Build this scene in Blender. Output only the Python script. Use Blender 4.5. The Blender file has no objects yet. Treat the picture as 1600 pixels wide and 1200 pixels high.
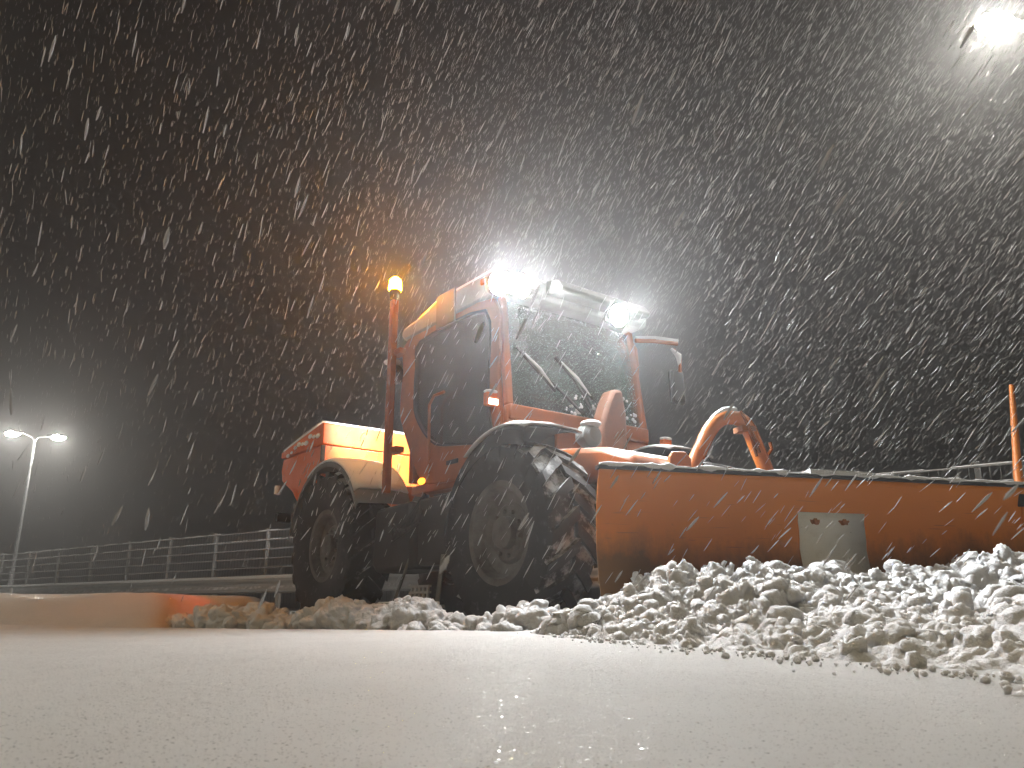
import bpy, bmesh, math, random
import numpy as np
from mathutils import Vector, Matrix, noise
R = math.radians
random.seed(7); rng = np.random.default_rng(7)
scn = bpy.context.scene
col = scn.collection

# ------------------------------------------------------------ camera, world, exposure
cd = bpy.data.cameras.new('camera'); cam = bpy.data.objects.new('camera', cd); col.objects.link(cam)
cam.location = (0, 0, 0.13); cam.rotation_euler = (R(90 + 16), 0, 0)
cd.sensor_width = 36; cd.lens = 1220 / 1600 * 36; cd.clip_start = 0.02; cd.clip_end = 600
cd.dof.use_dof = True; cd.dof.focus_distance = 6.2; cd.dof.aperture_fstop = 14.0
scn.camera = cam
w = bpy.data.worlds.new('World'); scn.world = w; w.use_nodes = True
bg = w.node_tree.nodes['Background']
bg.inputs[0].default_value = (0.015, 0.0125, 0.0118, 1); bg.inputs[1].default_value = 1.0
vs = scn.view_settings; vs.view_transform = 'Standard'; vs.look = 'None'; vs.exposure = -0.72; vs.gamma = 1; vs.use_curve_mapping = False
cy = scn.cycles
cy.use_denoising = True; cy.max_bounces = 6; cy.diffuse_bounces = 3; cy.glossy_bounces = 3; cy.transmission_bounces = 4
cy.transparent_max_bounces = 12; cy.volume_bounces = 0; cy.sample_clamp_indirect = 4; cy.caustics_reflective = False; cy.caustics_refractive = False
try: cy.denoiser = 'OPENIMAGEDENOISE'; cy.denoising_input_passes = 'RGB_ALBEDO_NORMAL'
except Exception: pass
HAZE = 0.0062
POWER_STREET = 900; POWER_WORK = 150
COOL = (0.93, 0.97, 1.0); WARM = (1.0, 0.86, 0.60); LAMP = (1.0, 0.91, 0.71)

# ------------------------------------------------------------ materials
class NT:
    def __init__(s, name):
        s.m = bpy.data.materials.new(name); s.m.use_nodes = True; s.t = s.m.node_tree; s.b = s.t.nodes['Principled BSDF']
        s.out = s.t.nodes['Material Output']
    def n(s, typ, **kw):
        x = s.t.nodes.new(typ)
        for k, v in kw.items():
            if k.startswith('i_'): x.inputs[k[2:].replace('_', ' ')].default_value = v
            else: setattr(x, k, v)
        return x
    def l(s, a, b): s.t.links.new(a, b)
    def coord(s, kind='Object'): return s.n('ShaderNodeTexCoord').outputs[kind]
    def noise(s, scale, detail=4, rough=0.6, vec=None):
        x = s.n('ShaderNodeTexNoise'); x.inputs['Scale'].default_value = scale; x.inputs['Detail'].default_value = detail; x.inputs['Roughness'].default_value = rough
        s.l(vec if vec is not None else s.coord(), x.inputs['Vector']); return x.outputs['Fac']
    def ramp(s, fac, stops):
        x = s.n('ShaderNodeValToRGB'); e = x.color_ramp.elements
        while len(e) < len(stops): e.new(0.5)
        for k, (p, c) in enumerate(stops):
            e[k].position = p; e[k].color = c if len(c) == 4 else (*c, 1)
        s.l(fac, x.inputs[0]); return x.outputs[0]
    def mix(s, fac, a, b):
        x = s.n('ShaderNodeMix', data_type='RGBA')
        for sock, v in ((x.inputs[0], fac), (x.inputs[6], a), (x.inputs[7], b)):
            if hasattr(v, 'is_linked'): s.l(v, sock)
            elif isinstance(v, (int, float)): sock.default_value = v
            else: sock.default_value = (*v, 1)
        return x.outputs[2]
    def math(s, op, a, b=0.0):
        x = s.n('ShaderNodeMath', operation=op)
        for k, v in enumerate((a, b)):
            if hasattr(v, 'is_linked'): s.l(v, x.inputs[k])
            else: x.inputs[k].default_value = v
        return x.outputs[0]
    def bump(s, h, strength=0.3, dist=0.01, prev=None):
        x = s.n('ShaderNodeBump'); x.inputs['Strength'].default_value = strength; x.inputs['Distance'].default_value = dist
        s.l(h, x.inputs['Height'])
        if prev is not None: s.l(prev, x.inputs['Normal'])
        s.l(x.outputs[0], s.b.inputs['Normal']); return x.outputs[0]
    def set(s, **kw):
        for k, v in kw.items():
            k = k.replace('_', ' ')
            if hasattr(v, 'is_linked'): s.l(v, s.b.inputs[k])
            elif isinstance(v, tuple): s.b.inputs[k].default_value = (*v, 1)
            else: s.b.inputs[k].default_value = v

def snow_mat(name, base=(0.80, 0.80, 0.81), grain=True, sparkle=0.0, lump=0.0, fine=260):
    t = NT(name); c = t.coord()
    tint = t.ramp(t.noise(2.3, 3, vec=c), [(0.3, tuple(x * 0.93 for x in base)), (0.7, base)])
    t.set(Base_Color=tint, Roughness=0.75); t.b.inputs['Specular IOR Level'].default_value = 0.25
    if lump:
        t.set(Subsurface_Weight=0.55); t.b.inputs['Subsurface Radius'].default_value = (1.0, 0.95, 0.9); t.b.inputs['Subsurface Scale'].default_value = 0.03
    n1 = t.noise(38, 5, 0.65, c)
    p = t.bump(n1, 0.55, 0.014)
    if lump:
        p = t.bump(t.noise(14, 4, 0.6, c), lump, 0.05, p)
    if grain:
        p = t.bump(t.noise(fine, 4, 0.75, c), 1.0, 0.006, p)
    if sparkle:
        p = t.bump(t.noise(9, 4, 0.6, c), 0.25, 0.03, p)
        last = t.b.outputs[0]
        for sc_, thr, rad in ((420, 0.93, 0.42), (150, 0.90, 0.26)):
            v = t.n('ShaderNodeTexVoronoi'); v.inputs['Scale'].default_value = sc_; t.l(c, v.inputs['Vector'])
            sep = t.n('ShaderNodeSeparateColor'); t.l(v.outputs['Color'], sep.inputs[0])
            f = t.math('MULTIPLY', t.math('GREATER_THAN', sep.outputs[0], thr), t.math('LESS_THAN', v.outputs['Distance'], rad))
            gl = t.n('ShaderNodeBsdfGlossy'); gl.inputs['Roughness'].default_value = 0.22; gl.inputs['Color'].default_value = (1, 1, 1, 1)
            vm = t.n('ShaderNodeVectorMath', operation='SUBTRACT'); t.l(v.outputs['Color'], vm.inputs[0]); vm.inputs[1].default_value = (0.95, 0.5, 0.5) if sc_ > 200 else (0.94, 0.47, 0.52)
            vs_ = t.n('ShaderNodeVectorMath', operation='SCALE'); t.l(vm.outputs[0], vs_.inputs[0]); vs_.inputs['Scale'].default_value = 2.2; vm = vs_
            geo = t.n('ShaderNodeNewGeometry')
            va = t.n('ShaderNodeVectorMath', operation='ADD'); t.l(vm.outputs[0], va.inputs[0]); t.l(geo.outputs['Normal'], va.inputs[1])
            vn = t.n('ShaderNodeVectorMath', operation='NORMALIZE'); t.l(va.outputs[0], vn.inputs[0]); t.l(vn.outputs[0], gl.inputs['Normal'])
            ms = t.n('ShaderNodeMixShader'); t.l(t.math('MULTIPLY', f, sparkle), ms.inputs[0]); t.l(last, ms.inputs[1]); t.l(gl.outputs[0], ms.inputs[2]); last = ms.outputs[0]
        t.l(last, t.out.inputs[0])
    return t.m

def up_mask(t, lo, hi, scale=9, amount=0.35):
    """where snow has settled: surfaces that face the sky, broken up by noise"""
    g = t.n('ShaderNodeNewGeometry'); s = t.n('ShaderNodeSeparateXYZ'); t.l(g.outputs['Normal'], s.inputs[0])
    a = t.math('ADD', s.outputs[2], t.math('MULTIPLY', t.math('SUBTRACT', t.noise(scale, 5, 0.7), 0.5), amount * 2))
    return t.ramp(a, [(lo, (0, 0, 0)), (hi, (1, 1, 1))])

def paint(name, c, rough=0.38, dirt=0.35, dirtc=(0.10, 0.06, 0.035), snow=True, scale=3.0, sn=(0.72, 0.86)):
    t = NT(name)
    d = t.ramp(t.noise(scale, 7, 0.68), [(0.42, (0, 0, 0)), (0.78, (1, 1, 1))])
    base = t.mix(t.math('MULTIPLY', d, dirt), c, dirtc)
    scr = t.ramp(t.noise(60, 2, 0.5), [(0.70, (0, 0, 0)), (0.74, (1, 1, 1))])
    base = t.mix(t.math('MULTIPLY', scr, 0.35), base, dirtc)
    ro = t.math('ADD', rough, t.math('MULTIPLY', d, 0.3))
    if snow:
        m = up_mask(t, *sn)
        base = t.mix(m, base, (0.78, 0.78, 0.79)); ro = t.math('ADD', ro, t.math('MULTIPLY', m, 0.3))
    t.set(Base_Color=base, Roughness=ro); t.bump(t.noise(25, 4), 0.06, 0.01)
    return t.m

def plain(name, c, rough=0.5, metal=0.0, var=0.25):
    t = NT(name); b = t.ramp(t.noise(7, 5), [(0.3, tuple(x * (1 - var) for x in c)), (0.7, tuple(min(1, x * (1 + var)) for x in c))])
    t.set(Base_Color=b, Roughness=rough, Metallic=metal); t.bump(t.noise(60, 3), 0.08, 0.005); return t.m

def emit(name, c, s):
    t = NT(name); e = t.n('ShaderNodeEmission'); e.inputs[0].default_value = (*c, 1); e.inputs[1].default_value = s
    t.l(e.outputs[0], t.out.inputs[0]); return t.m

def glass(name, tint=(0.75, 0.85, 0.80), film=0.06, filmc=(0.6, 0.68, 0.64)):
    """clear pane: Fresnel reflection, see-through, a thin film of road dirt and melting flakes"""
    t = NT(name)
    tr = t.n('ShaderNodeBsdfTransparent'); tr.inputs[0].default_value = (*tint, 1)
    gl = t.n('ShaderNodeBsdfGlossy'); gl.inputs['Roughness'].default_value = 0.05
    fr = t.n('ShaderNodeFresnel'); fr.inputs[0].default_value = 1.5
    m1 = t.n('ShaderNodeMixShader'); t.l(fr.outputs[0], m1.inputs[0]); t.l(tr.outputs[0], m1.inputs[1]); t.l(gl.outputs[0], m1.inputs[2])
    df = t.n('ShaderNodeBsdfDiffuse'); df.inputs[0].default_value = (*filmc, 1)
    sp = t.ramp(t.noise(70, 3, 0.7), [(0.58, (0, 0, 0)), (0.68, (1, 1, 1))])
    sm = t.ramp(t.noise(4, 4, 0.6), [(0.35, (0.3, 0.3, 0.3)), (0.7, (1, 1, 1))])
    f = t.math('ADD', t.math('MULTIPLY', sm, film), t.math('MULTIPLY', sp, film * 3))
    m2 = t.n('ShaderNodeMixShader'); t.l(f, m2.inputs[0]); t.l(m1.outputs[0], m2.inputs[1]); t.l(df.outputs[0], m2.inputs[2])
    t.l(m2.outputs[0], t.out.inputs[0]); return t.m

M = {}
M['snow_ground'] = snow_mat('snow_ground', (0.76, 0.755, 0.74), sparkle=0.75, fine=300)
M['snow_heap'] = snow_mat('snow_heap', (0.80, 0.80, 0.81), lump=0.5, fine=120, sparkle=0.25)
M['snow_soft'] = snow_mat('snow_soft', (0.80, 0.80, 0.80), grain=False)
M['orange'] = paint('orange_paint', (0.58, 0.165, 0.020), dirt=0.30)
M['orange_darkened'] = paint('orange_paint_cab', (0.38, 0.090, 0.010), dirt=0.65, sn=(0.85, 0.97))  # shade put into the cab colour: darker base, heavier dirt against the lamp light
M['cowl'] = paint('dark_orange_paint', (0.15, 0.045, 0.012), rough=0.6, dirt=0.7, dirtc=(0.04, 0.03, 0.022), sn=(0.95, 1.05))  # darker orange than the cab, mottled with dark brown
M['red_orange'] = paint('hopper_paint', (0.70, 0.13, 0.02), dirt=0.15, sn=(0.80, 0.98))
M['dark'] = paint('black_steel', (0.018, 0.017, 0.016), rough=0.6, dirt=0.4, dirtc=(0.05, 0.042, 0.035), sn=(0.85, 1.0))
M['grey'] = paint('grey_plastic', (0.16, 0.165, 0.16), rough=0.5, dirt=0.3, sn=(0.8, 0.95))
M['frost'] = plain('frosted_wire', (0.34, 0.34, 0.34), 0.8)
M['lever'] = plain('grey_metal', (0.30, 0.30, 0.30), 0.4, 0.8)
M['galv'] = paint('galvanised_steel', (0.34, 0.345, 0.34), rough=0.5, dirt=0.4, dirtc=(0.2, 0.19, 0.18), sn=(0.6, 0.8))
M['roof'] = paint('roof_panel', (0.30, 0.30, 0.28), rough=0.45, dirt=0.5, dirtc=(0.12, 0.10, 0.08), sn=(0.85, 0.97))
M['rubber'] = plain('black_rubber', (0.012, 0.012, 0.012), 0.85)
M['pole'] = plain('dull_pole_steel', (0.13, 0.13, 0.13), 0.6)
M['trim'] = plain('cab_trim', (0.20, 0.20, 0.165), 0.7)
M['seat'] = plain('seat_cloth', (0.03, 0.03, 0.032), 0.9)
M['glass'] = glass('side_glass', film=0.035)
M['screen'] = glass('windscreen_glass', tint=(0.62, 0.80, 0.72), film=0.2, filmc=(0.5, 0.68, 0.60))
M['mirror'] = plain('mirror_face', (0.8, 0.8, 0.8), 0.05, 1.0, 0.02)
M['white_lamp'] = emit('work_lamp_lens', (0.95, 0.98, 1.0), 2400)
M['rear_lens'] = emit('rear_lamp_lens', (1.0, 0.97, 0.9), 40)
M['street_lens'] = emit('street_lamp_lens', (1.0, 0.96, 0.88), 1600)
M['warm_lens'] = emit('warm_street_lamp_lens', (1.0, 0.83, 0.50), 1200)
M['warm_lens_dim'] = emit('dim_street_lamp_lens', (1.0, 0.96, 0.84), 1000)
M['amber'] = emit('amber_beacon_lens', (1.0, 0.33, 0.004), 2400)
M['amber_dim'] = emit('amber_marker_lens', (1.0, 0.36, 0.03), 6)
M['pos_lamp'] = emit('position_lamp_lens', (1.0, 0.62, 0.45), 9)
M['red_lamp'] = emit('red_lamp_lens', (1.0, 0.03, 0.02), 14)
M['amber_cap'] = plain('amber_indicator_cap', (0.65, 0.14, 0.02), 0.25, 0, 0.05)

def tyre_mat():
    t = NT('tyre_rubber'); c = t.coord()
    up = up_mask(t, 0.62, 1.05, 7, 0.5)
    cl = t.ramp(t.noise(16, 5, 0.7, c), [(0.58, (0, 0, 0)), (0.74, (1, 1, 1))])
    base = t.mix(t.math('MULTIPLY', cl, 0.16), (0.014, 0.0135, 0.013), (0.55, 0.55, 0.55))
    # snow packed down in the grooves of the tread (deposit, broken up by noise)
    s = t.n('ShaderNodeSeparateXYZ'); t.l(c, s.inputs[0]); rad = t.math('SQRT', t.math('ADD', t.math('POWER', s.outputs[0], 2.0), t.math('POWER', s.outputs[2], 2.0)))
    groove = t.math('MULTIPLY', t.math('MULTIPLY', t.math('GREATER_THAN', rad, 0.625), t.math('LESS_THAN', rad, 0.668)), t.math('LESS_THAN', t.math('ABSOLUTE', s.outputs[1]), 0.225))
    pk = t.ramp(t.noise(9, 5, 0.7, c), [(0.44, (0, 0, 0)), (0.60, (1, 1, 1))])
    base = t.mix(t.math('MULTIPLY', t.math('MULTIPLY', groove, pk), 0.75), base, (0.5, 0.5, 0.5))
    base = t.mix(up, base, (0.75, 0.75, 0.76))
    t.set(Base_Color=base, Roughness=0.78); t.bump(t.noise(45, 4, 0.6, c), 0.25, 0.01)
    return t.m
M['tyre'] = tyre_mat()
def rim_mat():
    t = NT('rim_paint'); c = t.coord()
    d = t.ramp(t.noise(5, 6, 0.7, c), [(0.35, (0, 0, 0)), (0.65, (1, 1, 1))])
    t.set(Base_Color=t.mix(d, (0.15, 0.14, 0.13), (0.055, 0.046, 0.04)), Roughness=0.55); t.bump(t.noise(30, 4), 0.15, 0.01); return t.m
M['rim'] = rim_mat()

def blade_mat():
    t = NT('plough_paint'); c = t.coord(); s = t.n('ShaderNodeSeparateXYZ'); t.l(c, s.inputs[0])
    # worn, dirty band along the lower half of the blade: scraped-on grime with its own ragged outline
    stretch = t.n('ShaderNodeMapping'); stretch.inputs['Scale'].default_value = (1.0, 1.0, 0.35); t.l(c, stretch.inputs['Vector'])
    n1 = t.noise(2.2, 8, 0.72, stretch.outputs[0]); n2 = t.noise(14, 6, 0.7, c)
    hgt = t.math('ADD', s.outputs[2], t.math('ADD', t.math('MULTIPLY', t.math('SUBTRACT', n1, 0.5), 0.55), t.math('MULTIPLY', t.math('SUBTRACT', n2, 0.5), 0.16)))
    grime = t.ramp(hgt, [(0.40, (1, 1, 1)), (0.62, (0, 0, 0))])
    spots = t.ramp(t.noise(11, 5, 0.75, c), [(0.66, (0, 0, 0)), (0.74, (1, 1, 1))])
    st2 = t.n('ShaderNodeMapping'); st2.inputs['Scale'].default_value = (0.6, 1, 16); st2.inputs['Rotation'].default_value = (0, R(7), 0); t.l(c, st2.inputs['Vector'])
    scr = t.ramp(t.noise(5, 2, 0.5, st2.outputs[0]), [(0.69, (0, 0, 0)), (0.73, (1, 1, 1))])
    fade = t.ramp(t.noise(1.3, 3, 0.5, c), [(0.3, (0.53, 0.155, 0.010)), (0.7, (0.62, 0.19, 0.016))])
    base = t.mix(t.math('MULTIPLY', grime, 0.86), fade, (0.085, 0.06, 0.028))
    base = t.mix(t.math('MULTIPLY', spots, 0.6), base, (0.10, 0.045, 0.02))
    base = t.mix(t.math('MULTIPLY', scr, 0.45), base, (0.11, 0.06, 0.035))
    t.b.inputs['Specular IOR Level'].default_value = 0.25
    t.set(Base_Color=base, Roughness=t.math('ADD', 0.46, t.math('MULTIPLY', grime, 0.3))); t.bump(t.noise(18, 5), 0.12, 0.01); return t.m
M['blade'] = blade_mat()
def plate_mat():
    t = NT('white_plate_paint'); c = t.coord()
    d = t.ramp(t.noise(8, 6, 0.75, c), [(0.52, (0, 0, 0)), (0.70, (1, 1, 1))])
    sp = t.ramp(t.noise(34, 3, 0.6, c), [(0.69, (0, 0, 0)), (0.72, (1, 1, 1))])
    b = t.mix(t.math('MULTIPLY', d, 0.35), (0.82, 0.82, 0.78), (0.52, 0.49, 0.43)); b = t.mix(t.math('MULTIPLY', sp, 0.8), b, (0.12, 0.08, 0.05))
    t.set(Base_Color=b, Roughness=0.5); return t.m
M['plate'] = plate_mat()
M['rust'] = plain('rust', (0.22, 0.075, 0.02), 0.9, 0, 0.5)

def flake_mat():
    t = NT('snowflake'); b = t.n('ShaderNodeBsdfDiffuse'); b.inputs[0].default_value = (0.62, 0.62, 0.62, 1)
    tl = t.n('ShaderNodeBsdfTranslucent'); tl.inputs[0].default_value = (0.62, 0.62, 0.62, 1)
    m = t.n('ShaderNodeMixShader'); m.inputs[0].default_value = 0.5; t.l(b.outputs[0], m.inputs[1]); t.l(tl.outputs[0], m.inputs[2]); t.l(m.outputs[0], t.out.inputs[0]); return t.m
M['flake'] = flake_mat()

# ------------------------------------------------------------ mesh helpers
def tag(o, label=None, cat=None, group=None, kind=None):
    for k, v in (('label', label), ('category', cat), ('group', group), ('kind', kind)):
        if v: o[k] = v
    return o
def empty(name, loc=(0, 0, 0), rz=0, parent=None):
    o = bpy.data.objects.new(name, None); col.objects.link(o); o.location = loc; o.rotation_euler = (0, 0, rz); o.parent = parent
    o.empty_display_size = 0.1; return o
class MB:
    def __init__(s): s.bm = bmesh.new()
    def box(s, x0, x1, y0, y1, z0, z1, rot=None):
        m = Matrix.Translation(((x0 + x1) / 2, (y0 + y1) / 2, (z0 + z1) / 2))
        if rot: m = m @ rot
        m = m @ Matrix.Diagonal((abs(x1 - x0), abs(y1 - y0), abs(z1 - z0), 1))
        bmesh.ops.create_cube(s.bm, size=1, matrix=m); return s
    def tube(s, pts, r, n=10, cap=True):
        pts = [Vector(p) for p in pts]; rs = r if isinstance(r, (list, tuple)) else [r] * len(pts); rings = []
        up = None
        for i, p in enumerate(pts):
            d = (pts[min(i + 1, len(pts) - 1)] - pts[max(i - 1, 0)]).normalized()
            if up is None: up = Vector((0, 0, 1)) if abs(d.z) < 0.9 else Vector((1, 0, 0))
            a = d.cross(up).normalized(); b = a.cross(d).normalized(); up = b
            rings.append([s.bm.verts.new(p + (a * math.cos(2 * math.pi * k / n) + b * math.sin(2 * math.pi * k / n)) * rs[i]) for k in range(n)])
        for q, t in zip(rings, rings[1:]):
            for k in range(n): s.bm.faces.new((q[k], q[(k + 1) % n], t[(k + 1) % n], t[k]))
        if cap: s.bm.faces.new(rings[0][::-1]); s.bm.faces.new(rings[-1])
        return s
    def bar(s, a, b, w, h):
        """rectangular bar from a to b"""
        a, b = Vector(a), Vector(b); d = (b - a); L = d.length; q = d.to_track_quat('X', 'Z').to_matrix().to_4x4()
        bmesh.ops.create_cube(s.bm, size=1, matrix=Matrix.Translation((a + b) / 2) @ q @ Matrix.Diagonal((L, w, h, 1))); return s
    def prism(s, pts, axis, a0, a1):
        """outline pts (2-D) extruded along axis: 'x': (y,z)  'y': (x,z)  'z': (x,y)"""
        def P(p, a): return {'x': (a, p[0], p[1]), 'y': (p[0], a, p[1]), 'z': (p[0], p[1], a)}[axis]
        A = [s.bm.verts.new(P(p, a0)) for p in pts]; B = [s.bm.verts.new(P(p, a1)) for p in pts]; n = len(pts)
        s.bm.faces.new(A); s.bm.faces.new(B[::-1])
        for k in range(n): s.bm.faces.new((A[k], B[k], B[(k + 1) % n], A[(k + 1) % n]))
        return s
    def ring(s, outer, inner, axis, a0, a1):
        def P(p, a): return {'x': (a, p[0], p[1]), 'y': (p[0], a, p[1])}[axis]
        V = [[s.bm.verts.new(P(p, a)) for p in o] for o in (outer, inner) for a in (a0, a1)]; n = len(outer)
        for k in range(n):
            j = (k + 1) % n
            for q, t in ((0, 1), (1, 3), (3, 2), (2, 0)): s.bm.faces.new((V[q][k], V[t][k], V[t][j], V[q][j]))
        return s
    def lathe(s, prof, axis_y=0, n=48, centre=(0, 0, 0)):
        """profile of (radius, y) spun round the Y axis"""
        rings = [[s.bm.verts.new((centre[0] + r * math.cos(2 * math.pi * k / n), centre[1] + y, centre[2] + r * math.sin(2 * math.pi * k / n))) for k in range(n)] for r, y in prof]
        for q, t in zip(rings, rings[1:]):
            for k in range(n): s.bm.faces.new((q[k], q[(k + 1) % n], t[(k + 1) % n], t[k]))
        return s
    def sphere(s, c, r, sc=(1, 1, 1), u=16, v=10):
        bmesh.ops.create_uvsphere(s.bm, u_segments=u, v_segments=v, radius=r, matrix=Matrix.Translation(c) @ Matrix.Diagonal((*sc, 1))); return s
    def sheet(s, rows):
        g = [[s.bm.verts.new(p) for p in r] for r in rows]
        for a, b in zip(g, g[1:]):
            for k in range(len(a) - 1): s.bm.faces.new((a[k], a[k + 1], b[k + 1], b[k]))
        return s
    def build(s, name, mat, parent=None, smooth=True, bevel=0.0, solid=0.0, sub=0):
        bmesh.ops.recalc_face_normals(s.bm, faces=s.bm.faces)
        me = bpy.data.meshes.new(name); s.bm.to_mesh(me); s.bm.free(); me.materials.append(mat)
        o = bpy.data.objects.new(name, me); col.objects.link(o); o.parent = parent
        if smooth: me.polygons.foreach_set('use_smooth', [True] * len(me.polygons)); me.set_sharp_from_angle(angle=R(38))
        if solid:
            m = o.modifiers.new('solid', 'SOLIDIFY'); m.thickness = solid; m.offset = 0
        if bevel:
            m = o.modifiers.new('bevel', 'BEVEL'); m.width = bevel; m.segments = 2; m.limit_method = 'ANGLE'; m.angle_limit = R(38)
        if sub:
            m = o.modifiers.new('sub', 'SUBSURF'); m.levels = sub; m.render_levels = sub
        return o
def np_mesh(name, V, Fq, mat, smooth=True):
    me = bpy.data.meshes.new(name); k = Fq.shape[1]
    me.vertices.add(len(V)); me.vertices.foreach_set('co', np.ascontiguousarray(V, np.float32).ravel())
    me.loops.add(Fq.size); me.loops.foreach_set('vertex_index', np.ascontiguousarray(Fq, np.int32).ravel())
    me.polygons.add(len(Fq)); me.polygons.foreach_set('loop_start', np.arange(0, Fq.size, k, dtype=np.int32))
    me.polygons.foreach_set('use_smooth', np.full(len(Fq), smooth)); me.update(calc_edges=True)
    me.materials.append(mat); o = bpy.data.objects.new(name, me); col.objects.link(o); return o
def copy_tree(o, parent=None):
    c = o.copy(); col.objects.link(c)
    if parent: c.parent = parent
    for ch in list(o.children): copy_tree(ch, c)
    return c
def spot(name, loc, target, power, colr, size=R(140), blend=0.6, radius=0.05, parent=None):
    d = bpy.data.lights.new(name, 'SPOT'); d.energy = power; d.color = colr; d.spot_size = size; d.spot_blend = blend; d.shadow_soft_size = radius
    o = bpy.data.objects.new(name, d); col.objects.link(o); o.location = loc; o.rotation_euler = (Vector(target) - Vector(loc)).to_track_quat('-Z', 'Y').to_euler(); o.parent = parent; return o
def point(name, loc, power, colr, radius=0.04, parent=None):
    d = bpy.data.lights.new(name, 'POINT'); d.energy = power; d.color = colr; d.shadow_soft_size = radius
    o = bpy.data.objects.new(name, d); col.objects.link(o); o.location = loc; o.parent = parent; return o
def fbm(x, y, f, octv=4, seed=0.0):
    """cheap vectorised value noise"""
    out = np.zeros_like(x); amp = 1.0
    tab = np.random.default_rng(int(seed) + 11).random((256, 256))
    for o in range(octv):
        X, Y = x * f + 17.3 * o, y * f + 9.1 * o; xi, yi = np.floor(X).astype(int), np.floor(Y).astype(int); u, v = X - xi, Y - yi
        u, v = u * u * (3 - 2 * u), v * v * (3 - 2 * v); g = lambda a, b: tab[(xi + a) % 256, (yi + b) % 256]
        out += amp * ((g(0, 0) * (1 - u) + g(1, 0) * u) * (1 - v) + (g(0, 1) * (1 - u) + g(1, 1) * u) * v - 0.5); amp *= 0.5; f *= 2
    return out
def sstep(a, b, x): t = np.clip((x - a) / (b - a), 0, 1); return t * t * (3 - 2 * t)

# ------------------------------------------------------------ the ground: trodden lane, fresh snow layer, bank
def axis(near, far, n, pw=3.2):
    t = np.linspace(-1, 1, n); return np.sign(t) * (np.abs(t) * near + (np.abs(t) ** pw) ** 2 * (far - near))
# front edge of the ploughed heap, as seen from above: (y, x)
def heap_edge_x(y): return np.interp(y, [-2.0, 0.8, 1.45, 2.25, 2.9, 3.6, 4.4, 5.2], [1.9, 1.25, 0.98, 0.74, 0.50, 0.30, 0.22, 0.30])
xs = axis(7.5, 150, 420); ys = 2.6 + axis(6.5, 150, 420)
gx, gy = np.meshgrid(xs, ys)
# lane edge: fresh layer on the camera's side, scraped lane under the tractor
lane = sstep(-0.06, 0.10, (gy - (4.75 - 0.42 * gx + 0.05 * fbm(gx, gy, 1.5, 3, 2)))) * (1 - sstep(10.5, 12.5, gy)) * (1 - sstep(3.5, 6, np.abs(gx)))
gz = 0.012 * fbm(gx, gy, 0.7, 3, 3) + 0.004 * fbm(gx, gy, 5, 3, 4) - 0.05 * lane + 0.02 * lane * fbm(gx, gy, 4, 3, 6)
gz = gz - np.where(np.hypot(gx, gy - 2) > 40, 0.02, 0)
n0, n1 = gx.shape; idx = np.arange(n0 * n1).reshape(n0, n1)
fq = np.stack([idx[:-1, :-1], idx[:-1, 1:], idx[1:, 1:], idx[1:, :-1]], -1).reshape(-1, 4)
o = np_mesh('snowy_ground', np.stack([gx, gy, gz], -1).reshape(-1, 3), fq, M['snow_ground']); tag(o, 'flat snow covered yard with fresh undisturbed powder', kind='structure')

# left snow bank: thick smooth layer left uncut, its right end cut round by the tractor
bx, by = np.meshgrid(np.linspace(-22, -3.0, 260), np.linspace(7.0, 11.2, 70))
frontw = sstep(7.1, 8.35, by + 0.12 * fbm(bx, by, 0.8, 2, 8)); backw = 1 - sstep(10.3, 11.1, by)
cx = -3.45 + 0.25 * np.abs(by - 8.6) ; endw = np.sqrt(np.clip(1 - (np.clip((bx - (cx - 0.34)) / 0.34, 0, 1)) ** 2, 0, 1))
bz = 0.292 * frontw * backw * endw * (1 + 0.05 * fbm(bx, by, 0.9, 4, 9)) + 0.02 * fbm(bx, by, 2.5, 4, 19) * frontw * endw - 0.02 - 0.08 * (1 - np.clip(frontw * endw * 4, 0, 1))
n0, n1 = bx.shape; idx = np.arange(n0 * n1).reshape(n0, n1)
fq = np.stack([idx[:-1, :-1], idx[:-1, 1:], idx[1:, 1:], idx[1:, :-1]], -1).reshape(-1, 4)
o = np_mesh('snow_bank', np.stack([bx, by, bz], -1).reshape(-1, 3), fq, M['snow_ground']); tag(o, 'smooth thick bank of fresh snow left of the tractor, its end cut round', kind='structure')

# ------------------------------------------------------------ lumps of snow
def lump_templates(k, sub, amp):
    T = []
    for q in range(k):
        bm = bmesh.new(); bmesh.ops.create_icosphere(bm, subdivisions=sub, radius=1)
        off = Vector((q * 13.7, q * 5.1, 3.3))
        for v in bm.verts:
            d = v.co.normalized(); r = 1 + amp * noise.noise(d * 1.1 + off) + amp * 0.75 * noise.noise(d * 2.6 + off) + amp * 0.42 * noise.noise(d * 5.5 + off) + amp * 0.25 * noise.noise(d * 11 + off)
            v.co = d * max(r, 0.3)
        bm.verts.ensure_lookup_table(); V = np.array([v.co[:] for v in bm.verts]); Fa = np.array([[v.index for v in f.verts] for f in bm.faces]); bm.free(); T.append((V, Fa))
    return T
T3 = lump_templates(14, 4, 0.55); T2 = lump_templates(14, 3, 0.5); T1 = lump_templates(10, 2, 0.42)
def rotm():
    q = rng.normal(size=4); q /= np.linalg.norm(q); a, b, c, d = q
    return np.array([[1 - 2 * (c * c + d * d), 2 * (b * c - a * d), 2 * (b * d + a * c)], [2 * (b * c + a * d), 1 - 2 * (b * b + d * d), 2 * (c * d - a * b)], [2 * (b * d - a * c), 2 * (c * d + a * b), 1 - 2 * (b * b + c * c)]])
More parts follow.
